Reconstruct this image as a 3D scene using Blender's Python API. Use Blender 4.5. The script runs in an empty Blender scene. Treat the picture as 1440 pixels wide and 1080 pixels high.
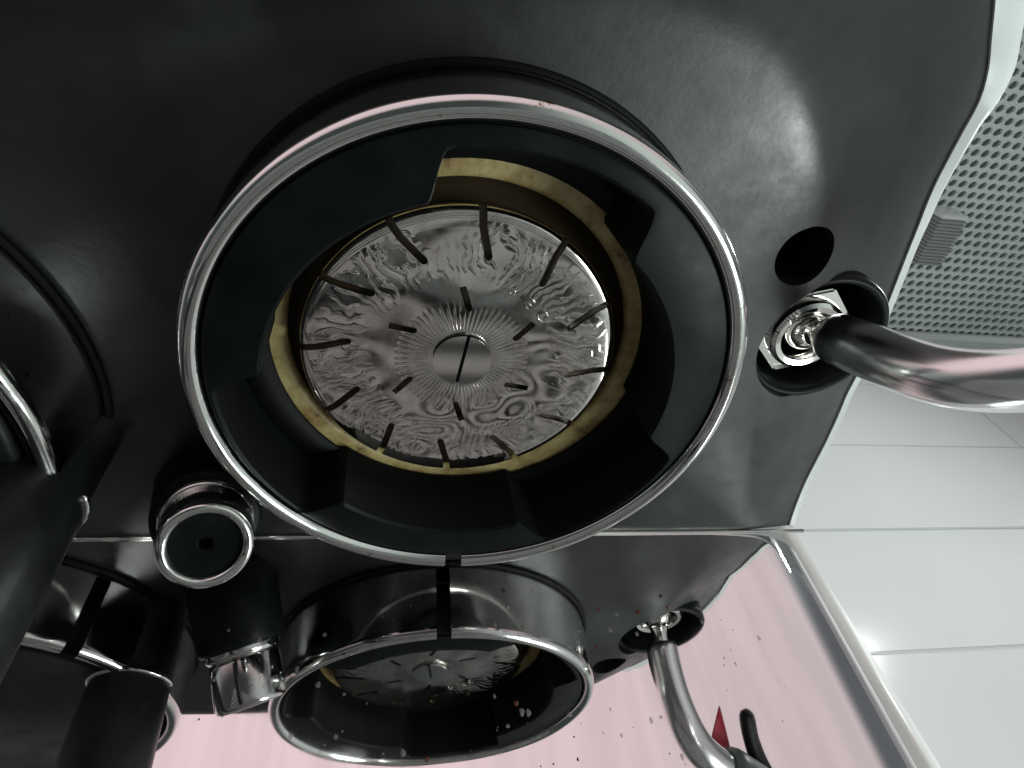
import bpy, bmesh, math, random
from mathutils import Vector, Matrix
random.seed(7)
C = bpy.context.scene.collection
MM = 0.001
def V(x, y, z): return Vector((x*MM, y*MM, z*MM))

# ------------------------------------------------------------------ camera
# world: origin = centre of the group head's lower rim, x right, y towards the mirror back panel, z up (mm * 0.001)
cam = bpy.data.cameras.new('camera'); cam_o = bpy.data.objects.new('camera', cam); C.objects.link(cam_o)
cam.sensor_width = 36.0; cam.lens = 843.73/1440*36; cam.clip_start = 0.003; cam.clip_end = 20
CAM_RIGHT = Vector((0.985028, -0.126698, -0.116907)); fw = Vector((0.169476, 0.58746, 0.791308)).normalized()
rt = (CAM_RIGHT - CAM_RIGHT.dot(fw)*fw).normalized(); up = rt.cross(fw)
M = Matrix((rt, up, -fw)).transposed().to_4x4(); M.translation = V(-11.56, -62.2, -79.45)
cam_o.matrix_world = M
bpy.context.scene.camera = cam_o

# ------------------------------------------------------------------ world and lamps
W = bpy.data.worlds.new('World'); bpy.context.scene.world = W; W.use_nodes = True
nt = W.node_tree; nt.nodes.clear()
def N(t, k, **kw):
    n = t.nodes.new(k)
    for a, b in kw.items(): setattr(n, a, b)
    return n
geo = N(nt, 'ShaderNodeTexCoord'); sep = N(nt, 'ShaderNodeSeparateXYZ'); nt.links.new(geo.outputs['Generated'], sep.inputs[0])
def wmap(out, lo, hi):
    m = N(nt, 'ShaderNodeMapRange', interpolation_type='SMOOTHSTEP'); nt.links.new(sep.outputs[out], m.inputs[0])
    m.inputs[1].default_value = lo; m.inputs[2].default_value = hi; return m.outputs[0]
def wmix(f, a, b):
    m = N(nt, 'ShaderNodeMixRGB'); nt.links.new(f, m.inputs[0])
    for i, v in ((1, a), (2, b)):
        if isinstance(v, tuple): m.inputs[i].default_value = (*v, 1)
        else: nt.links.new(v, m.inputs[i])
    return m.outputs[0]
room = wmix(wmap('Y', -.15, -.5), (.46, .50, .49), wmix(wmap('X', -.1, .75), (.90, .71, .745), (.66, .57, .575)))       # a pink wall faces the machine, the rest of the room is dimmer
room = wmix(wmap('X', .78, .93), room, (.12, .13, .14))
below = wmix(wmap('X', .0, .75), (.055, .065, .063), (.62, .69, .66))      # dark tray underneath, glow added low on the right to light the underside
col = wmix(wmap('Z', -.30, .15), below, room)
bg = N(nt, 'ShaderNodeBackground'); nt.links.new(col, bg.inputs[0]); bg.inputs[1].default_value = 1.0
wo = N(nt, 'ShaderNodeOutputWorld'); nt.links.new(bg.outputs[0], wo.inputs[0])

def lamp(name, loc, target, energy, size, col):
    L = bpy.data.lights.new(name, 'AREA'); L.shape = 'DISK'; L.size = size; L.energy = energy; L.color = col
    o = bpy.data.objects.new(name, L); C.objects.link(o); o.location = loc
    o.rotation_euler = (Vector(target)-Vector(loc)).to_track_quat('-Z', 'Y').to_euler()
    return o
lamp('room_lamp', (0.564, -0.037, 0.266), (0.15, 0.15, 0.08), 0.75, 0.026, (0.95, 1.0, 0.98))
lamp('low_right_fill', (0.30, 0.02, -0.27), (0.07, -0.01, 0.02), 1.1, 0.16, (0.92, 1.0, 0.98))  # unseen fill lamp, added low on the right for sheen on the underside

sc = bpy.context.scene
sc.view_settings.view_transform = 'Standard'; sc.view_settings.look = 'None'
sc.view_settings.exposure = 0; sc.view_settings.gamma = 1

# ------------------------------------------------------------------ materials
def mat(name, base, rough=.4, metal=0., spec=.5, coat=0., build=None):
    m = bpy.data.materials.new(name); m.use_nodes = True; t = m.node_tree
    b = t.nodes['Principled BSDF']
    b.inputs['Base Color'].default_value = (*base, 1); b.inputs['Roughness'].default_value = rough
    b.inputs['Metallic'].default_value = metal; b.inputs['Specular IOR Level'].default_value = spec
    b.inputs['Coat Weight'].default_value = coat
    if build: build(t, b)
    return m
def noise(t, scale, detail=4, rough=.55, dist=0., co='Object'):
    tc = N(t, 'ShaderNodeTexCoord'); n = N(t, 'ShaderNodeTexNoise')
    n.inputs['Scale'].default_value = scale; n.inputs['Detail'].default_value = detail
    n.inputs['Roughness'].default_value = rough; n.inputs['Distortion'].default_value = dist
    t.links.new(tc.outputs[co], n.inputs['Vector']); return n.outputs['Fac']
def rng(t, src, a, b, c, d, smooth=False):
    m = N(t, 'ShaderNodeMapRange'); t.links.new(src, m.inputs[0])
    if smooth: m.interpolation_type = 'SMOOTHSTEP'
    for i, v in enumerate((a, b, c, d)): m.inputs[i+1].default_value = v
    return m.outputs[0]
def ramp(t, src, stops):
    r = N(t, 'ShaderNodeValToRGB'); t.links.new(src, r.inputs[0]); e = r.color_ramp.elements
    while len(e) < len(stops): e.new(0.5)
    for k, (p, c) in zip(e, stops): k.position = p; k.color = (*c, 1)
    return r.outputs[0]
def bump(t, b, src, strength, dist):
    n = N(t, 'ShaderNodeBump'); n.inputs['Strength'].default_value = strength; n.inputs['Distance'].default_value = dist
    t.links.new(src, n.inputs['Height']); t.links.new(n.outputs[0], b.inputs['Normal']); return n
def math2(t, op, a, b=None):
    m = N(t, 'ShaderNodeMath', operation=op)
    for i, v in enumerate((a, b)):
        if v is None: continue
        if isinstance(v, (int, float)): m.inputs[i].default_value = v
        else: t.links.new(v, m.inputs[i])
    return m.outputs[0]

def b_plate(t, b):
    n1 = noise(t, 38, 7, .62); n2 = noise(t, 900, 3, .6)
    t.links.new(ramp(t, n1, [(.3, (.004, .0058, .0055)), (.5, (.008, .0105, .010)), (.7, (.026, .032, .030))]), b.inputs['Base Color'])
    t.links.new(rng(t, noise(t, 60, 7, .7), .3, .7, .30, .56), b.inputs['Roughness'])
    h = math2(t, 'ADD', math2(t, 'MULTIPLY', n2, .5), noise(t, 220, 5, .6))
    bump(t, b, h, .07, .0006)
M_plate = mat('black_enamel', (.01, .012, .012), .5, spec=.6, build=b_plate)
def b_blk(t, b):
    n1 = noise(t, 90, 5, .6)
    t.links.new(ramp(t, n1, [(.3, (.003, .0042, .0043)), (.7, (.007, .0095, .0095))]), b.inputs['Base Color'])
    t.links.new(rng(t, n1, .3, .7, .3, .5), b.inputs['Roughness'])
M_black = mat('black_metal', (.01, .012, .012), .4, spec=.1, build=b_blk)
M_void = mat('rubber_and_recess_shade', (.003, .004, .004), .6, spec=.15)  # near-black: real rubber, plus shade painted into gaps and recesses
def b_chrome(t, b):
    n = noise(t, 160, 4, .6)
    t.links.new(rng(t, n, .35, .7, .07, .16), b.inputs['Roughness'])
    t.links.new(ramp(t, noise(t, 420, 4, .7), [(.29, (.22, .13, .06)), (.36, (.70, .71, .69))]), b.inputs['Base Color'])
M_chrome = mat('chrome', (.7, .71, .69), .1, 1., build=b_chrome)
M_wand = mat('brushed_chrome', (.80, .80, .79), .2, 1.)
M_polish = mat('polished_steel', (.78, .76, .73), .09, 1.)
def b_mirror(t, b):
    n = noise(t, 55, 5, .65)
    t.links.new(rng(t, n, .45, .8, .012, .075), b.inputs['Roughness'])
    bump(t, b, noise(t, 26, 2, .4), .05, .002)
    tc = N(t, 'ShaderNodeTexCoord'); mp = N(t, 'ShaderNodeMapping'); mp.inputs['Scale'].default_value = (190, 1, 22); mp.inputs['Rotation'].default_value = (0, .35, 0)
    t.links.new(tc.outputs['Object'], mp.inputs[0]); w = N(t, 'ShaderNodeTexNoise'); w.inputs['Scale'].default_value = 1; w.inputs['Detail'].default_value = 5
    t.links.new(mp.outputs[0], w.inputs['Vector'])
    t.links.new(ramp(t, w.outputs['Fac'], [(.40, (.80, .775, .78)), (.62, (.88, .85, .86))]), b.inputs['Base Color'])
M_mirror = mat('mirror_steel', (.86, .83, .84), .02, 1., build=b_mirror)
def b_gasket(t, b):
    n = noise(t, 170, 6, .7)
    t.links.new(ramp(t, n, [(.30, (.05, .028, .01)), (.40, (.26, .18, .065)), (.55, (.40, .325, .14)), (.8, (.50, .43, .22))]), b.inputs['Base Color'])
    bump(t, b, noise(t, 500, 4), .3, .0004)
M_gasket = mat('cream_silicone', (.5, .4, .2), .5, build=b_gasket)
M_stain = mat('coffee_stained_brass', (.035, .024, .012), .45)
def b_screen(t, b):
    tc = N(t, 'ShaderNodeTexCoord'); s = N(t, 'ShaderNodeSeparateXYZ'); t.links.new(tc.outputs['Object'], s.inputs[0])
    th = math2(t, 'ARCTAN2', s.outputs[1], s.outputs[0])
    ln = N(t, 'ShaderNodeVectorMath', operation='LENGTH'); t.links.new(tc.outputs['Object'], ln.inputs[0]); r = ln.outputs['Value']
    wob = noise(t, 130, 2, .5); wob2 = noise(t, 90, 3, .5)
    a1 = math2(t, 'SINE', math2(t, 'ADD', math2(t, 'MULTIPLY', th, 68), math2(t, 'MULTIPLY', wob, 9)))
    l1 = math2(t, 'POWER', rng(t, a1, -1, 1, 0, 1), 3)
    k1 = math2(t, 'MULTIPLY', rng(t, r, .0055, .0065, 0, 1), rng(t, r, .0085, .0125, 1, 0))
    a2 = math2(t, 'SINE', math2(t, 'ADD', math2(t, 'MULTIPLY', th, 74), math2(t, 'MULTIPLY', wob2, 46)))
    l2 = math2(t, 'POWER', rng(t, a2, -1, 1, 0, 1), 4)
    k2 = math2(t, 'MULTIPLY', math2(t, 'MULTIPLY', rng(t, r, .016, .020, 0, 1), rng(t, r, .0262, .0275, 1, 0)), rng(t, noise(t, 45, 2), .40, .52, 0, 1))
    h = math2(t, 'ADD', math2(t, 'MULTIPLY', l1, k1), math2(t, 'MULTIPLY', l2, math2(t, 'MULTIPLY', k2, .8)))
    h = math2(t, 'ADD', h, math2(t, 'MULTIPLY', noise(t, 60, 1, .4), 1.6))
    h = math2(t, 'MULTIPLY', h, rng(t, r, .0255, .0272, 1, 0))
    bump(t, b, h, .45, .00010)
    t.links.new(ramp(t, noise(t, 200, 5, .7), [(.3, (.60, .56, .51)), (.6, (.84, .81, .77))]), b.inputs['Base Color'])
    t.links.new(rng(t, noise(t, 260, 4), .3, .7, .05, .13), b.inputs['Roughness'])
M_screen = mat('worn_steel', (.62, .6, .57), .2, 1., build=b_screen)
def b_tile(t, b):
    oi = N(t, 'ShaderNodeObjectInfo'); k = math2(t, 'ADD', math2(t, 'MULTIPLY', noise(t, 5, 4), .7), math2(t, 'MULTIPLY', oi.outputs['Random'], .3))
    t.links.new(ramp(t, k, [(.25, (.62, .69, .68)), (.75, (.73, .79, .78))]), b.inputs['Base Color'])
    bump(t, b, noise(t, 9, 2), .12, .004)
M_tile = mat('glazed_white_tile', (.7, .75, .74), .14, build=b_tile)
M_grout = mat('grey_grout', (.56, .61, .60), .8)
M_white = mat('white_paint', (.80, .84, .81), .3)
def b_grille(t, b):
    t.links.new(ramp(t, noise(t, 14, 4), [(.3, (.72, .78, .75)), (.7, (.86, .90, .87))]), b.inputs['Base Color'])
M_grille = mat('dusty_grille', (.5, .54, .51), .45, build=b_grille)
M_back = mat('grille_backing', (.34, .37, .34), .7)
M_ridge = mat('grey_plastic', (.36, .37, .36), .4)
M_grate = mat('pale_grate', (.60, .68, .65), .35)
M_rubber = mat('green_grey_rubber', (.055, .075, .07), .38)
M_red = mat('red_plastic', (.50, .035, .06), .4)
M_drop = mat('dried_water', (.42, .38, .39), .3, spec=.6, build=lambda t, b: setattr(b.inputs['Alpha'], 'default_value', .38))
M_coffee = mat('dried_coffee', (.10, .028, .012), .35)

# ------------------------------------------------------------------ helpers
def link(name, me, m=None, parent=None, smooth=True, loc=None):
    o = bpy.data.objects.new(name, me); C.objects.link(o)
    if m: me.materials.append(m)
    if smooth:
        for p in me.polygons: p.use_smooth = True
    if loc is not None: o.location = loc
    if parent: o.parent = parent
    return o
def tag(o, label=None, cat=None, group=None, kind=None):
    for k, v in (('label', label), ('category', cat), ('group', group), ('kind', kind)):
        if v: o[k] = v
    return o
def empty(name, loc=(0, 0, 0)):
    o = bpy.data.objects.new(name, None); C.objects.link(o); o.location = loc; o.empty_display_size = .01; return o
def pyd(name, vs, fs):
    me = bpy.data.meshes.new(name); me.from_pydata([tuple(c*MM for c in v) for v in vs], [], fs); me.update(); return me
def frame(axis):
    a = Vector(axis).normalized(); h = Vector((0, 0, 1)) if abs(a.z) < .9 else Vector((1, 0, 0))
    u = a.cross(h).normalized(); return a, u, a.cross(u).normalized()
def lathe(name, prof, seg=64, org=(0, 0, 0), axis=(0, 0, 1), a0=0, a1=360, closed=True):
    """revolve a profile of (radius, height); a closed profile makes a ring, a partial sweep gets end caps"""
    a, u, w = frame(axis); u = Vector((1, 0, 0)) if abs(a.z) > .999 else u; w = a.cross(u)
    full = abs(a1-a0-360) < 1e-6; n = seg if full else seg+1; k = len(prof); vs = []; fs = []; o = Vector(org)
    for i in range(n):
        t = math.radians(a0+(a1-a0)*i/seg)
        for r, h in prof: vs.append(o+a*h+(u*math.cos(t)+w*math.sin(t))*r)
    for i in range(seg):
        i2 = (i+1) % n
        for j in range(k if closed else k-1):
            j2 = (j+1) % k; fs.append((i*k+j, i2*k+j, i2*k+j2, i*k+j2))
    if not full and closed:
        fs.append(tuple(range(k))[::-1]); fs.append(tuple((n-1)*k+j for j in range(k)))
    me = pyd(name, vs, fs); bm = bmesh.new(); bm.from_mesh(me); bmesh.ops.remove_doubles(bm, verts=bm.verts, dist=1e-7)
    bmesh.ops.recalc_face_normals(bm, faces=bm.faces); bm.to_mesh(me); bm.free(); return me
def tube(name, pts, rad, seg=20, caps=True):
    P = [Vector(p) for p in pts]; R = rad if isinstance(rad, (list, tuple)) else [rad]*len(P); vs = []; fs = []
    t0 = (P[1]-P[0]).normalized(); a, u, w = frame(t0)
    for i, p in enumerate(P):
        t = (P[min(i+1, len(P)-1)]-P[max(i-1, 0)]).normalized()
        u = (u-t*u.dot(t)).normalized(); w = t.cross(u)
        for s in range(seg):
            q = 2*math.pi*s/seg; vs.append(p+(u*math.cos(q)+w*math.sin(q))*R[i])
    for i in range(len(P)-1):
        for s in range(seg):
            s2 = (s+1) % seg; fs.append((i*seg+s, i*seg+s2, (i+1)*seg+s2, (i+1)*seg+s))
    if caps: fs.append(tuple(range(seg))[::-1]); fs.append(tuple((len(P)-1)*seg+s for s in range(seg)))
    return pyd(name, vs, fs)
def spline(pts, n=8):
    P = [Vector(p) for p in pts]; P = [2*P[0]-P[1]]+P+[2*P[-1]-P[-2]]; out = []
    for i in range(1, len(P)-2):
        for k in range(n):
            t = k/n; a, b, c, d = P[i-1:i+3]
            out.append(.5*((2*b)+(c-a)*t+(2*a-5*b+4*c-d)*t*t+(3*b-a-3*c+d)*t**3))
    out.append(P[-2]); return out
def arc_round(r0, h0, r1, h1, n=5):
    """quarter round between two profile points"""
    return [(r0+(r1-r0)*(1-math.cos(i/n*math.pi/2)), h0+(h1-h0)*math.sin(i/n*math.pi/2)) for i in range(n+1)]
def box(name, x0, x1, y0, y1, z0, z1, bev=0.):
    bm = bmesh.new(); bmesh.ops.create_cube(bm, size=1)
    for v in bm.verts: v.co = Vector(((x0+x1)/2+v.co.x*(x1-x0), (y0+y1)/2+v.co.y*(y1-y0), (z0+z1)/2+v.co.z*(z1-z0)))*MM
    if bev: bmesh.ops.bevel(bm, geom=bm.edges[:], offset=bev*MM, segments=2, affect='EDGES')
    me = bpy.data.meshes.new(name); bm.to_mesh(me); bm.free(); return me
def boolean(me, cutters, op='DIFFERENCE'):
    o = bpy.data.objects.new('tmp', me); C.objects.link(o); tmp = [o]
    for c in cutters:
        k = bpy.data.objects.new('cut', c); C.objects.link(k); tmp.append(k)
        md = o.modifiers.new('b', 'BOOLEAN'); md.object = k; md.operation = op; md.solver = 'EXACT'
    bpy.context.view_layer.update(); dg = bpy.context.evaluated_depsgraph_get()
    r = bpy.data.meshes.new_from_object(o.evaluated_get(dg))
    for k in tmp: bpy.data.objects.remove(k)
    return r
def sharp(me, deg=35):
    try: me.set_sharp_from_angle(angle=math.radians(deg))
    except Exception: pass
    return me
def lerp_tab(tab, x):
    if x <= tab[0][0]: return tab[0][1]
    for (a, b), (c, d) in zip(tab, tab[1:]):
        if x <= c: return b+(d-b)*(x-a)/(c-a)
    return tab[-1][1]

# ------------------------------------------------------------------ the machine: body
machine = empty('espresso_machine', V(0, 60, -140))
tag(machine, 'black and chrome espresso machine with mirror back panel, seen from below its brewing heads', 'espresso machine')
MO = V(0, 60, -140)
def part(name, me, m, smooth=True, parent=None):
    o = link(name, me, m, machine if parent is None else parent, smooth)
    if parent is None: o.location = -MO
    return o

RIDGE = [Vector(p) for p in ((80, 64), (76, 35), (72, 15), (69, -5), (66.5, -20), (64, -28), (60, -36), (55, -43.5), (49, -50), (43, -54.5), (36, -57.8),
         (28, -60), (15, -61), (0, -59), (-15, -55), (-30, -50), (-50, -46.5), (-90, -43), (-230, -38))]
def sdist(x, y):
    """signed distance outside the flat underside's edge, and how far that direction points sideways"""
    p = Vector((x, y)); best = 1e9; sg = 1; ox = 0
    for a, b in zip(RIDGE, RIDGE[1:]):
        d = b-a; u = max(0, min(1, (p-a).dot(d)/d.length_squared)); q = a+d*u; r = p-q; l = r.length
        if l < best: best = l; sg = 1 if d.x*r.y-d.y*r.x > 0 else -1; ox = abs(r.x)/(l+1e-6)
    return sg*best, ox
def plate_z(x, y):
    s, ox = sdist(x, y)
    kr = lerp_tab([(-20, .45), (20, .45), (60, .10)], y); k = kr*ox+.62*(1-ox)
    e = 3.0; soft = .5*(s+math.sqrt(s*s+e*e))-.5*e*0.35
    return 20+k*max(0, soft)
OUT = [(-76, 86.0), (-71, 89.0), (-65, 92.6), (-56.3, 97.0), (-49, 99.3), (-41.9, 96.4), (-32.8, 94.3), (-21, 95.4), (-7, 98.0), (4.7, 99.6), (15.3, 100.4), (26.7, 98.6), (39.4, 95.4), (47.4, 94.7), (54.7, 94.9), (59.4, 95.4)]
OUT = [(q.x, q.y) for q in spline([(a, b, 0) for a, b in OUT], 5)]
for _ in range(6): OUT = [OUT[0]]+[(b[0], (a[1]+2*b[1]+c[1])/4) for a, b, c in zip(OUT, OUT[1:], OUT[2:])]+[OUT[-1]]
def mirror_y(z): return (60.381-0.036161*z)/0.999346
YB = 59.5
rows = [-76+i*(YB+76)/118 for i in range(119)]
vs = []; fs = []
TL, TR = 46, 60
for y in rows:
    xo = lerp_tab(OUT, y)
    xs = [-230+270*i/TL for i in range(TL)]+[40+(xo-40)*i/TR for i in range(TR+1)]
    for x in xs: vs.append((x, y, plate_z(x, y)))
nc = TL+TR+1; nr = len(rows); off = len(vs)
for y in rows:
    xo = lerp_tab(OUT, y); xs = [-230+270*i/TL for i in range(TL)]+[40+(xo-40)*i/TR for i in range(TR+1)]
    for x in xs: vs.append((x, y, 90))
for i in range(nr-1):
    for j in range(nc-1):
        a = i*nc+j; fs.append((a, a+nc, a+nc+1, a+1)); a += off; fs.append((a, a+1, a+nc+1, a+nc))
for i in range(nr-1):
    for j in (0, nc-1):
        a, b = i*nc+j, (i+1)*nc+j; f = (a, a+off, b+off, b); fs.append(f if j == 0 else f[::-1])
for j in range(nc-1):
    for i in (0, nr-1):
        a, b = i*nc+j, i*nc+j+1; f = (a, b, b+off, a+off); fs.append(f if i == 0 else f[::-1])
plate_me = pyd('underside_panel', vs, fs)
BX, BY = 76.5, -1.2
hole_c = lathe('hole', [(0, 0), (6.1, 0), (6.1, 30), (0, 30)], 40, (61.8, -20.3, 8), (0.10, -.06, 1))
boss_c = lathe('rec', [(0, 0), (15.0, 0), (15.0, 36), (0, 36)], 48, (BX, BY, 6))
plate_me = sharp(boolean(plate_me, [hole_c, boss_c]), 40)
part('underside_panel', plate_me, M_plate)
# hole rim, rounded
rimp = [(6.0+.7*math.cos(q), .7*math.sin(q)) for q in [i*math.pi/4 for i in range(8)]]

# white side wall of the body along the outer edge (a thin shell standing on the edge of the underside)
vs = []; fs = []; n = 70
for i in range(n+1):
    y = -76+(YB+76)*i/n; x = lerp_tab(OUT, y); z = plate_z(x, y)
    w = lerp_tab([(-76, 9.0), (-56, 7.0), (-45, 4.0), (-20, 2.6), (20, 2.2), (60, 2.0)], y)
    vs += [(x+.05, y, z-.5), (x+w*.55, y, z-.9), (x+w, y, z+.4), (x+w+2, y, z+60), (x+.05, y, z+60)]
for i in range(n):
    for j in range(5):
        j2 = (j+1) % 5; fs.append((i*5+j, i*5+j2, (i+1)*5+j2, (i+1)*5+j))
fs += [(0, 1, 2, 3, 4), tuple(n*5+j for j in (4, 3, 2, 1, 0))]
part('side_panel', sharp(pyd('side_panel', vs, fs), 40), M_white)

# mirror-polished back panel with its rounded right-hand edge
prof = [(-230, 0), (66, 0)]
xx, yy, ang = 66., 0., 0.
for i in range(10): ang += math.radians(.4); xx += 1.8*math.cos(ang); yy += 1.8*math.sin(ang); prof.append((xx, yy))
R = 27.0
while ang < math.radians(84): ang += math.radians(5); xx += R*math.radians(5)*math.cos(ang); yy += R*math.radians(5)*math.sin(ang); prof.append((xx, yy))
for s in (1, 2, 3): prof.append((xx+.1*s, yy+4*s))
vs = []; fs = []; zs = [19.3, 10, -20, -60, -140]; k = len(prof)
for z in zs:
    for x, y in prof: vs.append((x, mirror_y(z)+y, z))
for i in range(len(zs)-1):
    for j in range(k-1): fs.append((i*k+j, (i+1)*k+j, (i+1)*k+j+1, i*k+j+1))
me = pyd('back_panel', vs, fs); bm = bmesh.new(); bm.from_mesh(me)
bmesh.ops.solidify(bm, geom=bm.faces[:], thickness=1.2*MM); bmesh.ops.recalc_face_normals(bm, faces=bm.faces); bm.to_mesh(me); bm.free()
part('back_panel', sharp(me, 30), M_mirror)
EDGE_X = xx
# rear seam strip between underside and back panel
part('rear_trim', tube('rear_trim', [(-228, 59.55, 19.7), (EDGE_X-9, 59.55, 19.7)], .55, 10), M_polish)
# lower side wall, white, beyond the rounded edge
part('lower_side_panel', box('lower_side_panel', EDGE_X+3, EDGE_X+9, 82, 240, -140, 60, .6), M_white)

# unseen drip tray, its pale slats added for the shower screen to reflect
tray = part('unseen_drip_tray', box('unseen_drip_tray', -210, 96, -110, 58, -152, -138, 3), M_black)
sm = box('reflection_slat', -205, 92, 0, 10.5, -137.8, -134, 1); sm.materials.append(M_grate)
for k in range(9):
    o = bpy.data.objects.new('reflection_slat', sm); C.objects.link(o); o.parent = tray; o.location = V(0, -106+k*18.6, 0)
# ------------------------------------------------------------------ group head
FC = (-.4, 1.3)
def ang_img(a): return -a        # angles were read with the front (image top) at +90 degrees
def build_group():
    # sleeve: chrome cylinder, rounded polished lip, split at the back
    lip = [(47.0, 20.0), (47.0, 2.4)]+[(45.3+1.7*math.cos(t), 2.2-2.2*math.sin(t)) for t in [i*math.pi/10 for i in range(0, 11)]]+[(43.6, 20.0)]
    g0 = 90+1.35; hw = 2.2
    sl = link('group_head', sharp(lathe('group_head', lip, 180, a0=g0+hw, a1=g0-hw+360), 50), M_chrome, None)
    link('gap_shade_ring', lathe('gap_shade_ring', [(47.2, 18.9), (48.1, 18.9), (48.3, 20.4), (47.2, 20.4)], 120), M_void, sl)  # dark ring painted in as the shadow gap between sleeve and underside
    link('inner_sleeve', lathe('inner_sleeve', [(43.3, 2.0), (43.55, 2.0), (43.55, 20), (43.3, 20)], 120), M_void, sl)
    # flange with three bayonet openings
    r_l, r_o = 34.6, 41.7; ops = [(54.2, 102.6), (176.6, 225.8), (293.2, 344.0)]
    pts = []
    def rad(a):
        a %= 360; w = 3.4
        for lo, hi in ops:
            if lo-w <= a <= hi+w:
                e = min((a-(lo-w))/(2*w), ((hi+w)-a)/(2*w), 1); e = max(0, min(1, e)); e = e*e*(3-2*e)
                return r_l+(r_o-r_l)*e
        return r_l
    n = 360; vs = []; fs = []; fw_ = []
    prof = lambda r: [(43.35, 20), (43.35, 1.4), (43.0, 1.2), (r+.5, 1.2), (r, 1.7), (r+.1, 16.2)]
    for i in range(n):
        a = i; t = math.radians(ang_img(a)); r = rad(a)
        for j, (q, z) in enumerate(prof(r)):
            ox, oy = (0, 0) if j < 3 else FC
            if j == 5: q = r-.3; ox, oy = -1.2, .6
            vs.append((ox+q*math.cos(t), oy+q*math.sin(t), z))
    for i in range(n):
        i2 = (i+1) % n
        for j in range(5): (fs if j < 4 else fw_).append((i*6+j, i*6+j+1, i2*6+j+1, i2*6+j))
    link('flange', sharp(pyd('flange', vs, fs), 40), M_black, sl)
    link('bore_wall', sharp(pyd('bore_wall', vs, fw_), 40), M_void, sl)  # stained bore, with the recess shade also put into its near-black colour
    # pocket roof above the openings, black
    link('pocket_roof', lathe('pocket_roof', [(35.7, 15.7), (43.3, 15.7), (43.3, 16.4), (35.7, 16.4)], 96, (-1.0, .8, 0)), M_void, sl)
    # cream gasket, rounded inner shoulder
    gp = [(39.5, 20), (39.5, 18.0), (38.2, 17.1), (35.4, 16.7)]+[(33.3-1.4*math.sin(t), 18.0-1.3*math.cos(t)) for t in [i*math.pi/2/5 for i in range(6)]]+[(31.9, 20)]
    link('gasket', lathe('gasket', gp, 120, (-1.8, .5, 0)), M_gasket, sl)
    # brass block above the screen, coffee stained
    link('diffuser_block', lathe('diffuser_block', [(0, 14.2), (28.2, 14.2), (29.0, 14.6), (30.2, 18.8), (32.2, 19), (32.2, 20), (0, 20)], 96, (-2, .3, 0), closed=False), M_stain, sl)
    # shower screen: dented polar disc with slots cut through
    vs = []; fs = []; rr = [5.3*i/3 for i in range(1, 4)]+[5.3+22.7*i/22 for i in range(1, 23)]+[28.35, 28.6, 28.75, 28.8]; na = 144
    dents = [(-14, 15, 3.2, -.45), (-3.5, 14.5, 3.6, -.55), (5.5, 12, 3.0, .4), (12, 8, 3.6, .4), (11, 15, 3.0, -.4), (16, 1, 4, .35), (-18, 3, 4, .25), (2, -20, 6, .35), (-12, -14, 5, -.3), (14, -12, 5, .3), (19, 10, 3, -.3), (-8, 20, 3, .35)]
    def sz(x, y, r):
        z = 12+sum(h*.7*math.exp(-((x-a)**2+(y-b)**2)/(s*s)) for a, b, s, h in dents)*min(1, max(0, (r-6)/3))*min(1, max(0, (28-r)/2))
        if r > 27.8: z += 1.3*(1-math.sqrt(max(0, 1-((r-27.8)/1.0)**2)))
        return z
    vs.append((0, 0, 12.0))
    for r in rr:
        for k in range(na):
            t = 2*math.pi*k/na; x, y = r*math.cos(t), r*math.sin(t); vs.append((x, y, sz(x, y, r)))
    top = len(vs); vs.append((0, 0, 13.2))
    for k in range(na): t = 2*math.pi*k/na; vs.append((28.8*math.cos(t), 28.8*math.sin(t), 14.0))
    for k in range(na):
        k2 = (k+1) % na; fs.append((0, 1+k2, 1+k))
        for i in range(len(rr)-1): a = 1+i*na; fs.append((a+k, a+k2, a+na+k2, a+na+k))
        a = 1+(len(rr)-1)*na; b = top+1; fs.append((a+k, a+k2, b+k2, b+k)); fs.append((top, b+k, b+k2))
    vs = [(x, y, z-12) for x, y, z in vs]
    me = pyd('shower_screen', vs, fs); bm = bmesh.new(); bm.from_mesh(me); bmesh.ops.recalc_face_normals(bm, faces=bm.faces); bm.to_mesh(me); bm.free()
    cuts = bmesh.new()
    def slot(r0, a0, r1, a1, w):
        p, q = [Vector((r*math.cos(math.radians(-a)), r*math.sin(math.radians(-a)), 0)) for r, a in ((r0, a0), (r1, a1))]
        d = (q-p).normalized(); s = Vector((-d.y, d.x, 0))*w; lo, hi = Vector((0, 0, -2)), Vector((0, 0, 4)); ring = []
        m_ = (p+q)/2+Vector((-d.y, d.x, 0))*(.45 if r0 > 20 else 0)
        ring = [p+s, p-s, m_-s, q-s]+[q+d*w*math.sin(b)-s*math.cos(b) for b in (math.pi*.25, math.pi*.5, math.pi*.75)]+[q+s, m_+s]
        A = [cuts.verts.new((v+lo)*MM) for v in ring]; B = [cuts.verts.new((v+hi)*MM) for v in ring]; m = len(ring)
        cuts.faces.new(A[::-1]); cuts.faces.new(B)
        for i in range(m): cuts.faces.new((A[i], A[(i+1) % m], B[(i+1) % m], B[i]))
    for k in range(12): slot(31, 87.2+30*k+1.2, 20.6, 82.1+30*k, .66)
    for k in range(6): slot(14.8, 94+60*k, 10.6, 87.8+60*k, .58)
    bmesh.ops.recalc_face_normals(cuts, faces=cuts.faces); cm = bpy.data.meshes.new('cut'); cuts.to_mesh(cm); cuts.free()
    me = sharp(boolean(me, [cm]), 30)
    link('shower_screen', me, M_screen, sl, loc=V(-2, .3, 12))
    # slotted screw: two raised halves over a dark floor
    bm = bmesh.new(); rot = Matrix.Rotation(math.radians(8), 4, 'Z')
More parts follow.
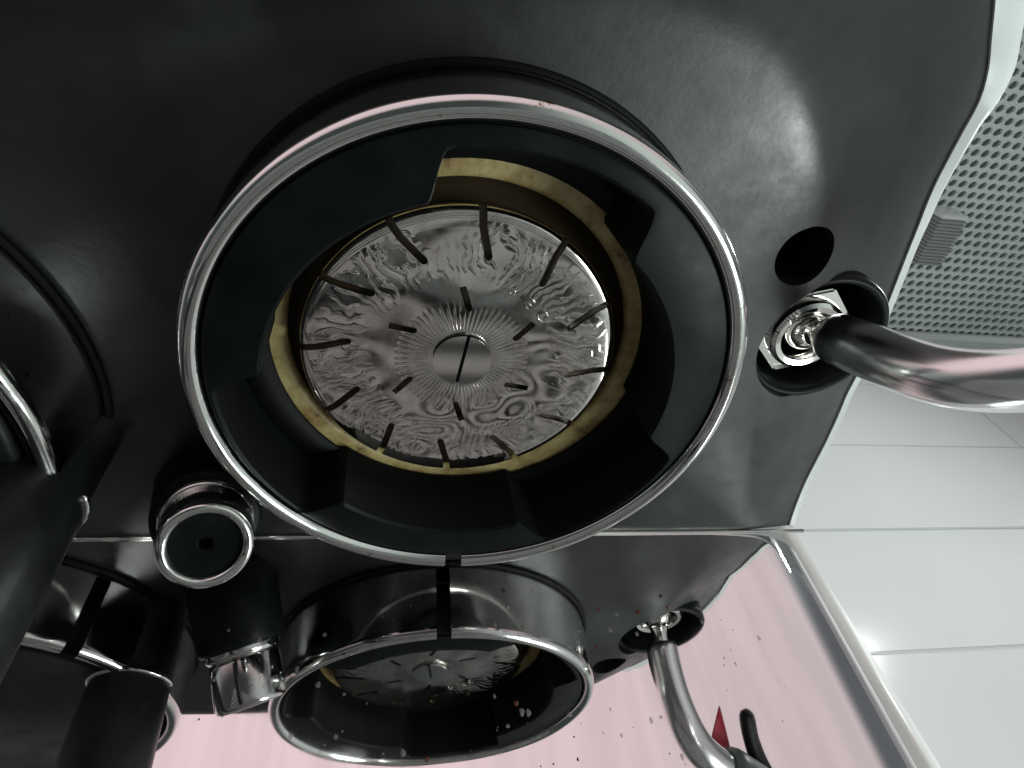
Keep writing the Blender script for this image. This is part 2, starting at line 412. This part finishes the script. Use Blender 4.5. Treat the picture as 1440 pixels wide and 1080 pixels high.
    for sg in (-1, 1):
        a_ = math.acos(.62/5.05); ring = [Vector((sg*5.05*math.cos(t), 5.05*math.sin(t), 0)) for t in [-a_+2*a_*i/28 for i in range(29)]]
        lo = [bm.verts.new(rot @ ((v+Vector((0, 0, -.8)))*MM)) for v in ring]; hi = [bm.verts.new(rot @ ((v+Vector((0, 0, 1.5)))*MM)) for v in ring]
        f0 = bm.faces.new(lo); bm.faces.new(hi)
        for i in range(29): bm.faces.new((lo[i], lo[(i+1) % 29], hi[(i+1) % 29], hi[i]))
        bm.normal_update(); bmesh.ops.bevel(bm, geom=list(f0.edges), offset=.3*MM, segments=3, affect='EDGES')
    bmesh.ops.recalc_face_normals(bm, faces=bm.faces); sme = bpy.data.meshes.new('screw'); bm.to_mesh(sme); bm.free()
    link('screw', sharp(sme, 30), M_polish, sl, loc=V(-2, .3, 12))
    link('screw_slot', lathe('screw_slot', [(0, -.05), (5.3, -.05), (5.3, .3), (0, .3)], 40, closed=False), M_void, sl, loc=V(-2, .3, 12))
    # embossed letters on the screen
    for ch, a, r in (('P', 62.5, 15.6), ('E', 48.5, 16.2), ('C', 36.5, 16.6)):
        cu = bpy.data.curves.new('letter', 'FONT'); cu.body = ch; cu.size = 2.9*MM; cu.extrude = .07*MM; cu.bevel_depth = .05*MM; cu.align_x = 'CENTER'; cu.align_y = 'CENTER'
        to = bpy.data.objects.new('t', cu); C.objects.link(to); bpy.context.view_layer.update()
        lm = bpy.data.meshes.new_from_object(to.evaluated_get(bpy.context.evaluated_depsgraph_get())); bpy.data.objects.remove(to)
        # text seen from below: outwards is the top of the letter
        t = math.radians(-a); rad_ = Vector((math.cos(t), math.sin(t), 0)); upv = rad_; nrm = Vector((0, 0, -1)); xv = upv.cross(nrm)
        mt = Matrix((xv, upv, nrm)).transposed().to_4x4(); mt.translation = V(-2, .3, 11.95)+rad_*r*MM
        lm.transform(mt); link('letter', lm, M_screen, sl, False)
    return sl
group = build_group()
group.parent = machine; group.location = -MO
def copy_tree(o, parent, skip=()):
    c = o.copy(); C.objects.link(c); c.parent = parent
    for ch in o.children:
        if ch.name.split('.')[0] not in skip: copy_tree(ch, c)
    return c
g2 = copy_tree(group, machine, ('shower_screen', 'screw', 'screw_slot', 'letter', 'gasket', 'diffuser_block', 'pocket_roof')); g2.location = V(-116, 12, 0)-MO; g2.rotation_euler.z = math.radians(-46)
link('blank_disc', lathe('blank_disc', [(0, .9), (40, .9), (41, 1.6), (41, 5), (0, 5)], 96, closed=False), M_plate, g2)
# black handle post hanging beside the second head, with a thin chrome collar
COLLAR = (-5, 185)
pst = part('handle_post', sharp(lathe('handle_post', [(0, 26), (8.3, 26), (8.5, 4), (8.8, 1.5), (9.1, -1.5), (10.2, -40), (11.5, -80), (0, -80)], 56, (-76.2, 25.8, 0), (-.03, .02, 1), closed=False), 40), M_plate)
part('chrome_collar', lathe('chrome_collar', [(8.2, 1.9), (9.3, 1.7), (9.6, 1.1), (9.5, .5), (8.4, .3)], 40, (-76.2, 25.8, 0), (-.03, .02, 1), a0=COLLAR[0], a1=COLLAR[1]), M_chrome, parent=pst)

# ------------------------------------------------------------------ chrome capped valve between the heads
kb = Vector((-46, 29.8, -6.6)); kd = Vector((.31, -.50, -.95)).normalized()
cap = [(5.9, 1.2), (6.0, .3)]+[(6.9+.9*math.cos(t), .9-.9*math.sin(t)*1.0) for t in [math.pi*(1-i/8) for i in range(0, 9)]]
cap = [(5.9, -1.6), (5.95, -.6), (6.15, -.1), (6.5, .2), (6.95, .3), (7.4, .2), (7.8, -.15), (8.0, -.6), (8.08, -1.2), (8.05, -10.2), (7.6, -10.9), (5.9, -10.9)]
kn = part('valve_cap', sharp(lathe('valve_cap', cap, 72, kb, kd), 40), M_chrome)
pl = lathe('valve_plug', [(1.15, -4), (1.15, -1.3), (1.5, -1.0), (5.92, -1.0), (5.92, -4)], 48, kb, kd); part('valve_plug', sharp(pl, 40), M_black, parent=kn)
part('valve_bore', lathe('valve_bore', [(0, -3.6), (1.3, -3.6), (1.3, -4.4), (0, -4.4)], 24, kb, kd, closed=False), M_void, parent=kn)
part('valve_collar', sharp(lathe('valve_collar', [(7.2, -10.8), (7.9, -11.0), (8.5, -11.5), (8.6, -12), (8.6, -12.8), (8.2, -13.2), (7.2, -13.2)], 64, kb, kd), 40), M_chrome)
part('valve_body', lathe('valve_body', [(7.0, -13), (9.4, -13.1), (10.0, -14), (11.4, -45), (7, -45)], 64, kb, kd), M_black)

# ------------------------------------------------------------------ steam wand with its boss
part('steam_boss', sharp(lathe('steam_boss', [(13.6, 38), (13.6, 22.9), (13.9, 22.2), (14.5, 21.9), (15.1, 22.1), (15.6, 22.8), (15.7, 24), (15.7, 44), (13.6, 44)], 72, (BX, BY, 0)), 50), M_black)
wand_pts = [(76.6, -.6, 27.5), (76.8, -2.3, 23.4), (76.8, -4.0, 19.2), (77.0, -6.3, 11.9), (78.0, -8.7, 3.7), (80.4, -11.2, -4.2), (84.3, -14.4, -9.8), (90.4, -18.4, -13.4), (99, -24, -16.8), (112, -32.4, -21.5), (128, -43, -27.5)]
wp = spline(wand_pts, 6)
main = wp[11:]
rad = [4.6, 5.0, 5.25]+[5.35]*(len(main)-3)
wand = part('steam_wand', sharp(tube('steam_wand', main, rad, 32), 50), M_wand)
neck = wp[4:13]
part('wand_neck', tube('wand_neck', neck, [3.3, 3.1, 2.9, 2.8, 2.8, 2.8, 2.9, 3.0, 3.0], 24), M_polish, parent=wand)
bp = [(0.01, -5.2)]+[(5.2*math.sin(t), -5.2*math.cos(t)) for t in [i*math.pi/14 for i in range(1, 14)]]+[(.01, 5.2)]
part('ball_joint', lathe('ball_joint', bp, 40, (76.6, -.6, 29.0), (0, -.3, 1), closed=False), M_polish, parent=wand)
hexp = [(5.9, 29.5), (5.9, 26.2), (6.4, 25.6), (7.6, 25.4), (8.4, 26.0), (8.6, 27.0), (8.6, 29.0), (5.9, 29.0)]
part('nut_collar', sharp(lathe('nut_collar', hexp[1:], 56, (BX, 0, 0)), 40), M_polish, parent=wand)
bm = bmesh.new(); bmesh.ops.create_cone(bm, cap_ends=True, segments=6, radius1=11.4*MM, radius2=11.4*MM, depth=9*MM)
bmesh.ops.bevel(bm, geom=bm.edges[:], offset=.5*MM, segments=2, affect='EDGES')
nm = bpy.data.meshes.new('hex_nut'); bm.to_mesh(nm); bm.free(); nm.transform(Matrix.Translation(V(BX, 0, 32.2)) @ Matrix.Rotation(math.radians(14), 4, 'Z'))
nb = lathe('c', [(0, 20), (6.3, 20), (6.3, 40), (0, 40)], 40, (BX, 0, 0))
part('hex_nut', sharp(boolean(nm, [nb]), 30), M_polish, parent=wand)
gp = wp[44:]
part('grip', sharp(tube('grip', gp, [5.8, 7.4]+[7.9+.06*i for i in range(len(gp)-2)], 28), 40), M_rubber, parent=wand)

lp = spline([(114, -33.5, -22), (109, -26, -9), (105, -16.5, -1.5), (107, -17.5, -1.0), (112, -28, -5), (121, -42, -10), (131, -50, -22)], 6)
part('grip_loop', tube('grip_loop', lp, [2.6-.04*i for i in range(len(lp))], 14), M_void, parent=wand)

tri = [(100.3, -22.3, 5), (95.6, -27.0, -4), (103.4, -31.4, -10)]; nn = (Vector(tri[1])-Vector(tri[0])).cross(Vector(tri[2])-Vector(tri[0])).normalized()*.35
vs = [tuple(Vector(p)+nn*k) for k in (-1, 1) for p in tri]
part('red_tag', pyd('red_tag', vs, [(0, 2, 1), (3, 4, 5), (0, 1, 4, 3), (1, 2, 5, 4), (2, 0, 3, 5)]), M_red, False, parent=wand)['label'] = 'small red triangular tag on the grip'

# ------------------------------------------------------------------ wall, tiles, perforated ceiling panel
YW = 300.
wall = link('wall', box('wall', 60, 1500, YW-1.9, YW+40, -400, 548), M_grout, None, False); tag(wall, kind='structure')
th, tw = 106.5, 372.; sk = math.atan(-.012)
tm = box('tile', 0, tw-1.7, -3, 5, 0, th-1.6, .7)
tm.materials.append(M_tile)
for p in tm.polygons: p.use_smooth = False
for r in range(-5, 4):
    z0 = 213+1.1+th*(r-1)+th
    for c in range(0, 5):
        o = bpy.data.objects.new('tile', tm); C.objects.link(o); o.parent = wall
        o.location = V(631+(c-2)*tw+1.2, YW+random.uniform(-.3, .3), z0)
        o.rotation_euler = (random.uniform(-.002, .002), 0, random.uniform(-.002, .002))
grille = empty('perforated_panel', V(800, 100, 552)); tag(grille, 'pale grey perforated metal panel overhead, above the white wall tiles', 'perforated panel')
GO = V(800, 100, 552)
# sheet with staggered slanted oval holes
px, py = 13.4, 11.6; x0, x1, y0, y1 = 440, 1130, -150, YW-2; H = 550
vs = []; fs = []; j = 0; y = y1
while y > y0:
    x = x0+(px/2 if j % 2 else 0)
    while x < x1:
        b = len(vs); cx, cy = x+px/2, y-py/2
        sq = [(px/2, 0), (px/2, py/2), (0, py/2), (-px/2, py/2), (-px/2, 0), (-px/2, -py/2), (0, -py/2), (px/2, -py/2)]
        for dx, dy in sq: vs.append((cx+dx, cy+dy, H))
        for k in range(8):
            t = math.pi/4*k; u, w = 5.7*math.cos(t), 4.1*math.sin(t); c_, s_ = math.cos(-.5), math.sin(-.5)
            vs.append((cx+u*c_-w*s_, cy+u*s_+w*c_, H-.9))
        for k in range(8):
            t = math.pi/4*k; u, w = 5.3*math.cos(t), 3.7*math.sin(t); vs.append((cx+u*c_-w*s_, cy+u*s_+w*c_, H+2))
        for k in range(8):
            k2 = (k+1) % 8; fs.append((b+k, b+8+k, b+8+k2, b+k2)); fs.append((b+8+k, b+16+k, b+16+k2, b+8+k2))
        x += px
    y -= py; j += 1
sh = link('perforated_sheet', pyd('perforated_sheet', vs, fs), M_grille, grille, False); sh.location = -GO
bk = link('backing', box('backing', x0-20, x1+20, y0, YW+30, H+6, H+10), M_back, grille, False); bk.location = -GO
trm = link('edge_trim', box('edge_trim', x0-20, x1+100, YW-9, YW+2.5, H-14, H-1.5, 1.5), M_white, grille); trm.location = -GO
# ribbed grey block fixed below the panel
rb = empty('ribbed_block', V(612, 155, 549)); tag(rb, 'small grey ribbed block with a white end, fixed to the perforated panel', 'block')
RO = V(612, 155, 549)
o = link('body', box('body', 585, 618, 128, 186, 522, 549.5, 1), M_ridge, rb, False); o.location = -RO
o = link('end_cap', box('end_cap', 584, 619, 123, 128.2, 521, 549.5, 1), M_white, rb, False); o.location = -RO
fm = box('rib', 583, 620, 0, 2.2, 520, 549.3, .5); fm.materials.append(M_ridge)
for k in range(14):
    o = bpy.data.objects.new('rib', fm); C.objects.link(o); o.parent = rb; o.location = V(0, 130+k*4.0, 0)-RO

# ------------------------------------------------------------------ dried drops on the mirror panel
vs = []; fs = []; mi = []
def drop(x, z, r, el, which):
    b = len(vs); n = 12; y = mirror_y(z)
    for rr_, h in ((1, .02), (.75, .16), (.0, .22)):
        if rr_ == 0: vs.append((x, y-h*min(r, 1), z)); continue
        for k in range(n):
            t = 2*math.pi*k/n; w = r*rr_*(1+.12*math.sin(3*t+x)); vs.append((x+w*math.cos(t), y-h*min(r, 1), z+w*el*math.sin(t)))
    for k in range(n):
        k2 = (k+1) % n; fs.append((b+k, b+n+k, b+n+k2, b+k2)); fs.append((b+n+k, b+2*n, b+n+k2)); mi.extend((which, which))
for i in range(120):
    x, z = random.uniform(-50, 74), random.triangular(-50, 6, -30)
    r = random.choice((.12, .15, .18, .22, .3, .4, .5)); drop(x, z, r, random.uniform(.9, 1.8), 1 if r < .25 and random.random() < .3 else 0)
for x, z, r, w in ((34, -2, .42, 1), (43.5, -3, .55, 1), (50.5, 1, .45, 1), (51.2, -2, .4, 1), (31.5, -11, .4, 1), (12, -22, .5, 1), (-6, -31, .45, 1)): drop(x, z, r, 1.2, w)
me = pyd('dried_drops', vs, fs); me.materials.append(M_drop); me.materials.append(M_coffee)
for p, w in zip(me.polygons, mi): p.material_index = w
dr = link('dried_drops', me); tag(dr, 'dried water and coffee drops spattered on the mirror back panel', 'drops', kind='stuff')
